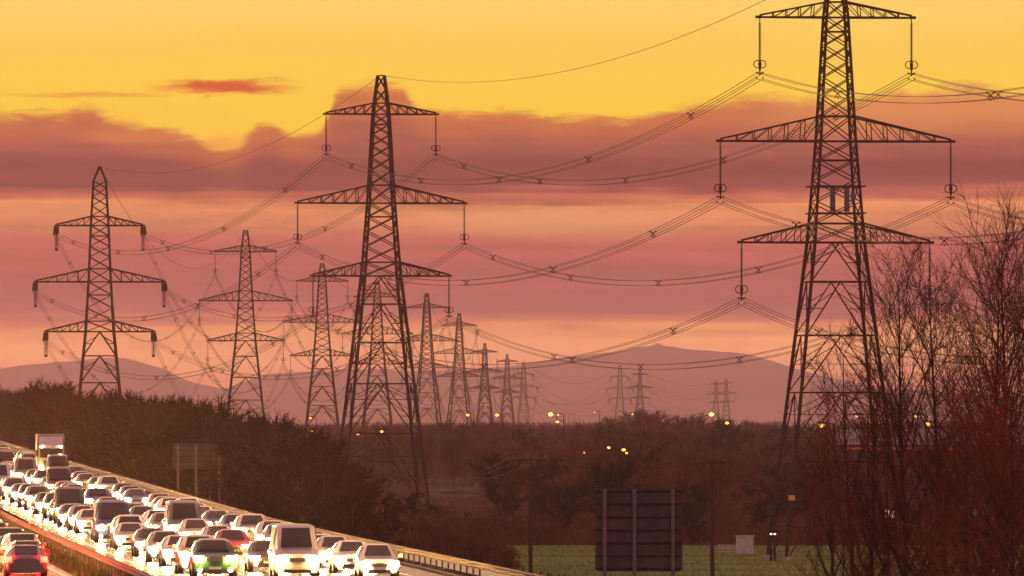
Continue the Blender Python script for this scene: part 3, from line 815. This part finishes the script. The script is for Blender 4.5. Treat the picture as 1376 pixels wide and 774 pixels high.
# ------------------------------------------------------------------ vehicles
def car_proto(kind):
    # stations: y, half width, belt z, top z, half width at top   (front is -y)
    if kind == 'hatchback':
        L, W, st, ws, rw = 4.0, .87, [(-2.0, .60, .52, .56, .45), (-1.93, .78, .60, .66, .6), (-1.6, .86, .76, .84, .66), (-.95, .87, .88, .98, .68), (-.25, .87, .93, 1.42, .56), (.3, .87, .95, 1.48, .58), (1.2, .87, .97, 1.44, .56), (1.8, .84, .96, 1.10, .6), (2.0, .76, .85, .92, .55)], (3, 4), (6, 7)
    elif kind == 'saloon':
        L, W, st, ws, rw = 4.6, .9, [(-2.3, .62, .50, .55, .45), (-2.2, .8, .58, .64, .62), (-1.8, .89, .74, .80, .7), (-1.0, .9, .86, .94, .7), (-.25, .9, .92, 1.36, .56), (.4, .9, .94, 1.42, .58), (1.0, .9, .95, 1.38, .56), (1.7, .88, .95, 1.02, .64), (2.2, .82, .9, .96, .6), (2.3, .74, .8, .85, .5)], (3, 4), (6, 7)
    elif kind == 'suv':
        L, W, st, ws, rw = 4.5, .95, [(-2.25, .70, .70, .76, .55), (-2.18, .86, .86, .93, .68), (-1.8, .94, .98, 1.06, .74), (-1.0, .95, 1.06, 1.15, .74), (-.4, .95, 1.08, 1.62, .64), (.3, .95, 1.1, 1.70, .66), (1.6, .95, 1.1, 1.66, .64), (2.1, .92, 1.08, 1.2, .7), (2.25, .84, .95, 1.05, .62)], (3, 4), (6, 7)
    else:
        L, W, st, ws, rw = 5.2, .98, [(-2.6, .74, .80, .86, .58), (-2.5, .92, 1.0, 1.06, .72), (-2.15, .97, 1.12, 1.22, .78), (-1.75, .98, 1.2, 1.32, .8), (-1.05, .98, 1.3, 2.18, .78), (-.6, .98, 1.32, 2.3, .82), (1.2, .98, 1.32, 2.32, .84), (2.55, .98, 1.3, 2.3, .84), (2.6, .94, 1.25, 2.2, .8)], (3, 4), (7, 8)
    root = empty('parked_van' if kind == 'van' else 'car', (0, 0, -50))
    g = MB(); n = 9
    def sec(s):
        y, w, zb, zt, wt = s; zl = .24
        half = [(0, zl), (w * .9, zl), (w, zl + .14), (w, zb - .12), (w * .97, zb), (lerp(w * .93, wt, .9), zt - .07 if zt - zb > .2 else lerp(zb, zt, .5)), (wt * .8, zt), (0, zt + .02)]
        return [Vector((a, y, b)) for a, b in half] + [Vector((-a, y, b)) for a, b in half[-2:0:-1]]
    S = [sec(s) for s in st]; m_ = len(S[0])
    for q_ in S: g.v += q_
    for i in range(len(S) - 1):
        for j in range(m_):
            k2 = (j + 1) % m_; g.f.append((i * m_ + j, i * m_ + k2, (i + 1) * m_ + k2, (i + 1) * m_ + j))
    g.f.append(tuple(range(m_))[::-1]); g.f.append(tuple((len(S) - 1) * m_ + j for j in range(m_)))
    body = g.build('body', M['paint'], root, False, .03)
    def patch(ia, ib, ja, jb, nm, ins=.08, mt='glass'):
        a, b, c, d = S[ia][ja], S[ia][jb], S[ib][jb], S[ib][ja]
        cen = (a + b + c + d) / 4; nrm = (b - a).cross(d - a).normalized()
        if nrm.dot(cen - Vector((0, cen.y if abs(cen.x) > .3 else 0, .8))) < 0: nrm = -nrm
        P = [lerp(p, cen, ins) + nrm * .03 for p in (a, b, c, d)]
        g = MB(); g.v += P + [p - nrm * .035 for p in P]
        g.f += [(0, 1, 2, 3), (7, 6, 5, 4)] + [(i, (i + 1) % 4, (i + 1) % 4 + 4, i + 4) for i in range(4)]
        return g.build(nm, M[mt], root)
    # windscreen spans left-right: points index 5 and m_-5
    def across(ia, ib, nm):
        a, b = S[ia][6], S[ia][m_ - 6]; c, d = S[ib][m_ - 6], S[ib][6]
        a = a + Vector((.08, 0, 0)); b = b - Vector((.08, 0, 0))
        cen = (a + b + c + d) / 4; nrm = (b - a).cross(d - a).normalized()
        if nrm.y * (1 if ia > 4 else -1) < 0: nrm = -nrm
        P = [lerp(p, cen, .06) + nrm * .035 for p in (a, b, c, d)]
        g = MB(); g.v += P + [p - nrm * .04 for p in P]
        g.f += [(0, 1, 2, 3), (7, 6, 5, 4)] + [(i, (i + 1) % 4, (i + 1) % 4 + 4, i + 4) for i in range(4)]
        g.build(nm, M['glass'], root)
    across(ws[0], ws[1], 'windscreen')
    if kind != 'van': across(rw[0], rw[1], 'rear_window')
    for ja, jb in ((4, 5), (m_ - 4, m_ - 5)):
        patch(4, 5, ja, jb, 'side_window', .1)
        if kind != 'van': patch(5, 6, ja, jb, 'side_window', .08)
    yf = -L / 2; zh = .68 if kind != 'van' else .85
    if kind == 'suv': zh = .85
    if kind == 'hatchback' or kind == 'saloon': zh = .64
    g = MB(); g.box((0, yf - .015, zh - .04), (.72, .1, .16)); g.build('grille', M['chrome'], root)
    g = MB(); g.box((0, yf + .0, .34), (W * 1.45, .14, .14)); g.build('bumper', M['black'], root)
    g = MB(); g.box((0, yf - .085, .46), (.52, .03, .11)); g.build('number_plate', M['plate'], root)
    for s in (-1, 1):
        g = MB(); g.box((s * (W - .25), yf + .02, zh), (.42, .16, .20), s * .25); g.build('headlight', M['head'], root, bevel=.02)
        g = MB(); g.cyl((s * (W - .3), yf - .02, .36), (0, 1, 0), .07, .12, 10); g.build('fog_lamp', M['drl'], root)
        g = MB(); g.box((s * (W - .14), L / 2 - .06, zh + .18), (.3, .12, .24)); g.build('tail_light', M['tail_off'], root)
        g = MB(); g.box((s * (W + .1), -L * .18 if kind != 'van' else -1.2, 1.0 if kind in ('hatchback', 'saloon') else 1.2), (.2, .12, .15)); g.build('wing_mirror', M['paint'], root)
        for y in (-L * .31, L * .30):
            g = MB(); g.cyl((s * (W - .1), y, .32), (1, 0, 0), .32, .22, 18); t = g.build('wheel', M['tyre'], root)
            g = MB(); g.cyl((s * (W + .0), y, .32), (1, 0, 0), .19, .05, 12); g.build('rim', M['rim'], t)
    return root
def lorry_proto():
    root = empty('lorry', (0, 0, -50))
    g = MB(); g.box((0, -4.6, 1.75), (2.35, 2.0, 2.5)); g.build('cab', M['paint'], root, bevel=.15)
    g = MB(); g.box((0, -5.62, 2.25), (2.05, .06, .85)); g.build('windscreen', M['glass'], root)
    g = MB(); g.box((0, -5.63, 1.25), (1.5, .08, .6)); g.build('grille', M['black'], root)
    g = MB(); g.box((0, -5.6, .6), (2.4, .3, .45)); g.build('bumper', M['black'], root, bevel=.05)
    g = MB(); g.box((0, .9, 2.55), (2.5, 8.6, 2.8)); g.build('cargo_box', M['white'], root, bevel=.04)
    g = MB(); g.box((0, 0, .9), (.9, 10, .3)); g.build('chassis', M['black'], root)
    g = MB(); g.v += [Vector(p) for p in ((-1.0, -5.2, 3.0), (1.0, -5.2, 3.0), (1.1, -3.7, 3.75), (-1.1, -3.7, 3.75), (-1.1, -3.7, 3.0), (1.1, -3.7, 3.0))]
    g.f += [(0, 1, 2, 3), (0, 3, 4), (1, 5, 2), (3, 2, 5, 4), (0, 4, 5, 1)]; g.build('wind_deflector', M['paint'], root)
    for s in (-1, 1):
        g = MB(); g.box((s * .92, -5.76, .72), (.38, .08, .24)); g.build('headlight', M['head'], root)
        g = MB(); g.box((s * .85, -5.64, 2.83), (.2, .06, .08)); g.build('marker_lamp', M['drl'], root)
        g = MB(); g.box((s * 1.32, -5.3, 2.2), (.2, .15, .6)); g.build('wing_mirror', M['black'], root)
        g = MB(); g.box((s * 1.05, 5.24, 1.0), (.3, .08, .15)); g.build('tail_light', M['tail_off'], root)
        for y in (-4.5, 2.6, 3.9):
            g = MB(); g.cyl((s * 1.05, y, .5), (1, 0, 0), .5, .3, 18); t = g.build('wheel', M['tyre'], root)
            g = MB(); g.cyl((s * 1.19, y, .5), (1, 0, 0), .27, .05, 12); g.build('rim', M['rim'], t)
    return root
PRO = {k: car_proto(k) for k in ('hatchback', 'saloon', 'suv', 'van')}; PRO['lorry'] = lorry_proto()
PRO['van'].name = 'van'
USED = {k: False for k in PRO}
COLS = {'black': (.015, .015, .017), 'silver': (.42, .42, .43), 'white': (.7, .7, .68), 'dark blue': (.02, .04, .12), 'red': (.35, .02, .015), 'grey': (.13, .13, .14), 'dark green': (.02, .07, .04)}
COUNT = {}
DIST = {0: 'lane beside the reserve', 1: 'middle lane', 2: 'outer lane by the hard shoulder', 3: 'departing lane beside the reserve', 4: 'departing lane further left'}
ang = math.atan(.0735)
TAILMESH = {}
def vehicle(kind, colr, lane, off, D, away=False):
    src = PRO[kind]
    if not USED[kind]: o = src; USED[kind] = True; KIDS_ready(o)
    else: o = copy_tree(src)
    o.location = (road_x(D) + off, D, road_z(D) + .004); o.rotation_euler = (0, 0, ang + (math.pi if away else 0) + rnd.uniform(-.01, .01))
    for c in o.children: c.color = (*COLS[colr], 1)
    key = (kind, colr, lane); n = COUNT.get(key, 0); COUNT[key] = n + 1
    word = {'suv': 'tall estate', 'hatchback': 'hatchback', 'saloon': 'saloon', 'van': 'panel van', 'lorry': 'box lorry'}[kind]
    pos = 'nearest of its colour and kind' if n == 0 else f'{ORD[n]} nearest of its colour and kind'
    cab = f'{colr}-cabbed' if kind == 'lorry' else colr
    lamps = 'showing red tail lamps' if away else 'with headlights on'
    tag(o, f'{ORD[n] + (" nearest" if n else "")} {cab} {word} {lamps} in {DIST[lane]}', {'van': 'van', 'lorry': 'lorry'}.get(kind, 'car'), 'traffic leaving on the left' if away else 'traffic coming down the motorway')
    return o
def KIDS_ready(o):
    KIDS[o.name] = list(o.children)
    for c in o.children: KIDS[c.name] = list(c.children)
LANES = [(0, 2.3, 430, 850), (1, 5.85, 432, 1030), (2, 9.45, 436, 1290)]
ck = list(COLS)
for lane, off, d0, d1 in LANES:
    D = d0 + rnd.uniform(0, 10)
    while D < d1:
        r_ = rnd.random()
        kind = 'hatchback' if r_ < .34 else 'saloon' if r_ < .64 else 'suv' if r_ < .88 else 'van'
        if lane == 2 and D > 780 and rnd.random() < .16: kind = 'lorry'; D += 9
        vehicle(kind, rnd.choice(ck + ['silver', 'grey']), lane, off + rnd.uniform(-.25, .25), D)
        D += 11.5 + min(26, rnd.expovariate(1 / 8.5)) + (5 if kind == 'lorry' else 0)
tails = []
for lane, off, d0, d1 in ((3, -5.5, 440, 660), (4, -9.2, 442, 570)):
    D = d0
    while D < d1:
        kind = rnd.choice(('hatchback', 'saloon', 'suv'))
        o = vehicle(kind, rnd.choice(ck), lane, off + rnd.uniform(-.2, .2), D, True); tails.append(o)
        D += rnd.uniform(9, 14)
# vehicles seen from behind burn their rear lamps brightly: they get their own lamp mesh
for o in tails:
    for c in o.children:
        if c.name.startswith('tail_light'):
            c.material_slots[0].link = 'OBJECT'; c.material_slots[0].material = M['tail']
print('vehicles', sum(COUNT.values()))

# ------------------------------------------------------------------ haze
g = MB(); g.box((0, 12450, 91), (15000, 25700, 186))
m = bpy.data.materials.new('haze_air'); m.use_nodes = True; nt = m.node_tree; nt.nodes.clear()
out = nt.nodes.new('ShaderNodeOutputMaterial'); pv = nt.nodes.new('ShaderNodeVolumePrincipled')
pv.inputs['Color'].default_value = (.99, .76, .84, 1); pv.inputs['Density'].default_value = 4.4e-5; pv.inputs['Anisotropy'].default_value = .55
nt.links.new(pv.outputs['Volume'], out.inputs['Volume'])
tag(g.build('haze', m), 'thin evening haze over the whole plain', 'haze', kind='stuff')

# ------------------------------------------------------------------ world
w = bpy.data.worlds.new('World'); sc.world = w; w.use_nodes = True; nt = w.node_tree; N = nt.nodes; N.clear()
out = N.new('ShaderNodeOutputWorld'); bg = N.new('ShaderNodeBackground'); nt.links.new(bg.outputs[0], out.inputs[0])
def sock(v):
    return v
def setin(inp, v):
    if isinstance(v, (int, float)): inp.default_value = v
    else: nt.links.new(v, inp)
def mth(op, a, b=0.0, c=None):
    n = N.new('ShaderNodeMath'); n.operation = op; setin(n.inputs[0], a); setin(n.inputs[1], b)
    if c is not None: setin(n.inputs[2], c)
    return n.outputs[0]
def add(a, b): return mth('ADD', a, b)
def sub(a, b): return mth('SUBTRACT', a, b)
def mul(a, b): return mth('MULTIPLY', a, b)
def sstep(a, lo, hi, smooth=True):
    n = N.new('ShaderNodeMapRange'); n.interpolation_type = 'SMOOTHSTEP' if smooth else 'LINEAR'
    setin(n.inputs['Value'], a); n.inputs['From Min'].default_value = lo; n.inputs['From Max'].default_value = hi
    return n.outputs['Result']
def mix(f, a, b):
    n = N.new('ShaderNodeMix'); n.data_type = 'RGBA'; setin(n.inputs['Factor'], f)
    for i, v in ((6, a), (7, b)):
        if isinstance(v, tuple): n.inputs[i].default_value = (*v, 1)
        else: nt.links.new(v, n.inputs[i])
    return n.outputs[2]
def lin(c): return tuple((x / 255 / 12.92) if x / 255 <= .04045 else ((x / 255 + .055) / 1.055) ** 2.4 for x in c)
def ramp(v, lo, hi, stops):
    n = N.new('ShaderNodeValToRGB'); n.color_ramp.interpolation = 'B_SPLINE' if False else 'EASE'
    f = sstep(v, lo, hi, False); nt.links.new(f, n.inputs[0])
    el = n.color_ramp.elements
    while len(el) > 1: el.remove(el[-1])
    for i, (y, c) in enumerate(stops):
        p = (y - lo) / (hi - lo)
        e = el[0] if i == 0 else el.new(p)
        e.position = p; e.color = (*lin(c), 1)
    return n.outputs[0]
tc = N.new('ShaderNodeTexCoord'); sx = N.new('ShaderNodeSeparateXYZ'); nt.links.new(tc.outputs['Generated'], sx.inputs[0])
az = mth('ARCTAN2', sx.outputs[0], sx.outputs[1]); el_ = mth('ARCSINE', sx.outputs[2])
# azimuth and elevation of the direction, in the unit of 1/13700 radian
U = mth('MULTIPLY_ADD', az, F, 688.0); Y = mth('MULTIPLY_ADD', el_, -F, 560.0)
def noise(ax, ay, off_=0, det=3, rough=.5, dist=0.0):
    c = N.new('ShaderNodeCombineXYZ'); setin(c.inputs[0], mul(U, 1 / ax)); setin(c.inputs[1], mul(Y, 1 / ay)); c.inputs[2].default_value = off_
    n = N.new('ShaderNodeTexNoise'); n.inputs['Scale'].default_value = 1; n.inputs['Detail'].default_value = det; n.inputs['Roughness'].default_value = rough; n.inputs['Distortion'].default_value = dist
    nt.links.new(c.outputs[0], n.inputs['Vector']); return sub(n.outputs['Fac'], .5)
n_big = noise(420, 70, 1.7); n_med = noise(150, 26, 5.2, 4); n_fin = noise(60, 11, 9.1, 4, .55); n_str = noise(700, 14, 3.3, 3); n_puf = noise(56, 15, 6.6, 8, .7, .5)
fc = N.new('ShaderNodeFloatCurve'); nt.links.new(sstep(U, -400, 1776, False), fc.inputs['Value'])
EDGE = [(-400, 150), (-100, 160), (0, 154), (60, 151), (90, 150), (115, 142), (140, 155), (200, 170), (260, 182), (305, 198), (335, 180), (362, 166), (392, 180), (425, 176), (448, 130), (475, 116), (535, 116), (560, 142), (620, 152), (700, 148), (735, 156), (830, 156), (900, 146), (960, 138), (1010, 130), (1100, 132), (1200, 128), (1290, 118), (1376, 128), (1776, 140)]
cv = fc.mapping.curves[0]; 
while len(cv.points) > 2: cv.points.remove(cv.points[1])
cv.points[0].location = (0, EDGE[0][1] / 300); cv.points[1].location = (1, EDGE[-1][1] / 300)
for x_, y_ in EDGE[1:-1]: cv.points.new((x_ + 400) / 2176, y_ / 300)
fc.mapping.update()
edge = mul(fc.outputs[0], 300.0)
Wt = add(sub(Y, edge), add(mul(n_med, 20), mul(n_puf, 44)))
m_top = sstep(add(Wt, mul(n_str, 12)), -10, 13)
upper = ramp(add(Y, mul(n_big, 60)), -500, 200, [(-500, (250, 200, 135)), (-150, (254, 212, 118)), (0, (254, 210, 100)), (60, (254, 203, 78)), (110, (255, 206, 62)), (150, (255, 206, 50)), (200, (255, 200, 55))])
Yc = add(Y, add(mul(n_big, 34), add(mul(n_med, 22), mul(n_str, 26))))
cloud = ramp(Yc, 130, 560, [(130, (205, 112, 62)), (160, (186, 98, 68)), (195, (168, 82, 68)), (228, (130, 52, 54)), (250, (134, 53, 54)), (263, (196, 100, 70)), (277, (236, 146, 88)), (302, (222, 132, 88)), (330, (188, 88, 78)), (375, (172, 76, 72)), (416, (162, 68, 68)), (430, (206, 108, 72)), (446, (244, 156, 82)), (480, (246, 160, 90)), (515, (232, 136, 88)), (560, (214, 112, 84))])
# brighter orange at the upper fringe of the cloud
tex = add(1.0, add(add(mul(n_fin, .45), mul(n_puf, .35)), mul(n_str, 1.0)))
vc = N.new('ShaderNodeVectorMath'); vc.operation = 'SCALE'; nt.links.new(cloud, vc.inputs[0]); nt.links.new(tex, vc.inputs['Scale']); cloud = vc.outputs[0]
fr_ = mul(sub(1.0, sstep(Wt, 0, 58)), add(.6, add(mul(n_med, 1.8), mul(n_puf, 1.2))))
cloud = mix(mth('MAXIMUM', fr_, 0), cloud, lin((226, 124, 52)))
right = mul(mul(sstep(U, 930, 1150), sub(1.0, sstep(Yc, 150, 196))), .75)
cloud = mix(right, cloud, lin((238, 152, 82)))
col = mix(m_top, upper, cloud)
def blob(cx, cy, rx, ry, k=26.0):
    a = mul(sub(add(U, mul(n_med, k * 2)), cx), 1 / rx); b = mul(sub(add(Y, add(mul(n_fin, k * .6), mul(n_puf, k * 1.3))), cy), 1 / ry)
    d = mth('POWER', add(mul(a, a), mul(b, b)), .5)
    return sub(1.0, sstep(d, .25, 1.15))
col = mix(mul(blob(300, 117, 112, 13), 1.0), col, lin((214, 84, 30)))
col = mix(mul(blob(120, 128, 130, 5, 12), .5), col, lin((222, 118, 46)))
col = mix(mul(blob(230, 148, 150, 14, 20), .35), col, lin((255, 190, 62)))
col = mix(mul(blob(300, 192, 34, 14, 14), .7), col, lin((246, 160, 66)))
col = mix(mul(blob(170, 184, 90, 13, 16), .6), col, lin((226, 130, 66)))
col = mix(mul(blob(740, 297, 240, 26), .5), col, lin((246, 172, 110)))
col = mix(mul(blob(60, 282, 150, 18), .4), col, lin((236, 148, 92)))
col = mix(mul(blob(660, 462, 150, 26), .4), col, lin((246, 168, 108)))
col = mix(mul(blob(500, 232, 500, 24, 40), .35), col, lin((140, 58, 54)))
col = mix(mul(blob(1180, 243, 260, 26, 40), .5), col, lin((146, 68, 66)))
# rest of the dome
sky = N.new('ShaderNodeTexSky'); sky.sky_type = 'NISHITA'; sky.sun_disc = False; sky.sun_elevation = R(1.5); sky.sun_rotation = R(-8)
vm = N.new('ShaderNodeVectorMath'); vm.operation = 'SCALE'; nt.links.new(sky.outputs[0], vm.inputs[0]); vm.inputs['Scale'].default_value = .12
va = N.new('ShaderNodeVectorMath'); va.operation = 'ADD'; nt.links.new(vm.outputs[0], va.inputs[0]); va.inputs[1].default_value = (.66, .27, .26)
cosaz = mth('COSINE', az, 0)
col = mix(sub(.75, mul(cosaz, .75)), col, (.55, .22, .20))
col = mix(sstep(el_, R(3.0), R(22)), col, va.outputs[0])
col = mix(sstep(el_, R(-.3), R(-3)), col, (.05, .02, .015)) if False else col
vs_ = N.new('ShaderNodeVectorMath'); vs_.operation = 'SCALE'; nt.links.new(col, vs_.inputs[0]); setin(vs_.inputs['Scale'], add(add(1.06, mul(m_top, -.13)), mul(mul(sstep(Y, 400, 470), .42), sub(1.0, sstep(Y, 560, 2500)))))
col = vs_.outputs[0]
nt.links.new(col, bg.inputs[0]); bg.inputs[1].default_value = 1.0

sun = bpy.data.lights.new('Sun', 'SUN'); sun.energy = .35; sun.angle = R(8); sun.color = (1, .55, .3)
so = bpy.data.objects.new('Sun', sun); COL.objects.link(so); so.rotation_euler = (R(-86), 0, R(8)); so.location = (0, 0, 100)

# ------------------------------------------------------------------ camera
cam = bpy.data.cameras.new('Camera'); co = bpy.data.objects.new('Camera', cam); COL.objects.link(co)
cam.sensor_width = 36; cam.lens = F / 1376 * 36; cam.shift_y = (HY - 387) / 1376
cam.clip_start = 1; cam.clip_end = 60000
co.location = (0, 0, CAMZ); co.rotation_euler = (R(90), 0, 0); sc.camera = co
vs = sc.view_settings; vs.view_transform = 'Standard'; vs.look = 'None'; vs.exposure = 0; vs.gamma = 1
cy = sc.cycles; cy.use_denoising = True; cy.sample_clamp_indirect = 4; cy.sample_clamp_direct = 0
cy.max_bounces = 6; cy.diffuse_bounces = 3; cy.glossy_bounces = 3; cy.volume_bounces = 1; cy.transparent_max_bounces = 8
try: cy.denoising_input_passes = 'RGB_ALBEDO_NORMAL'
except Exception: pass
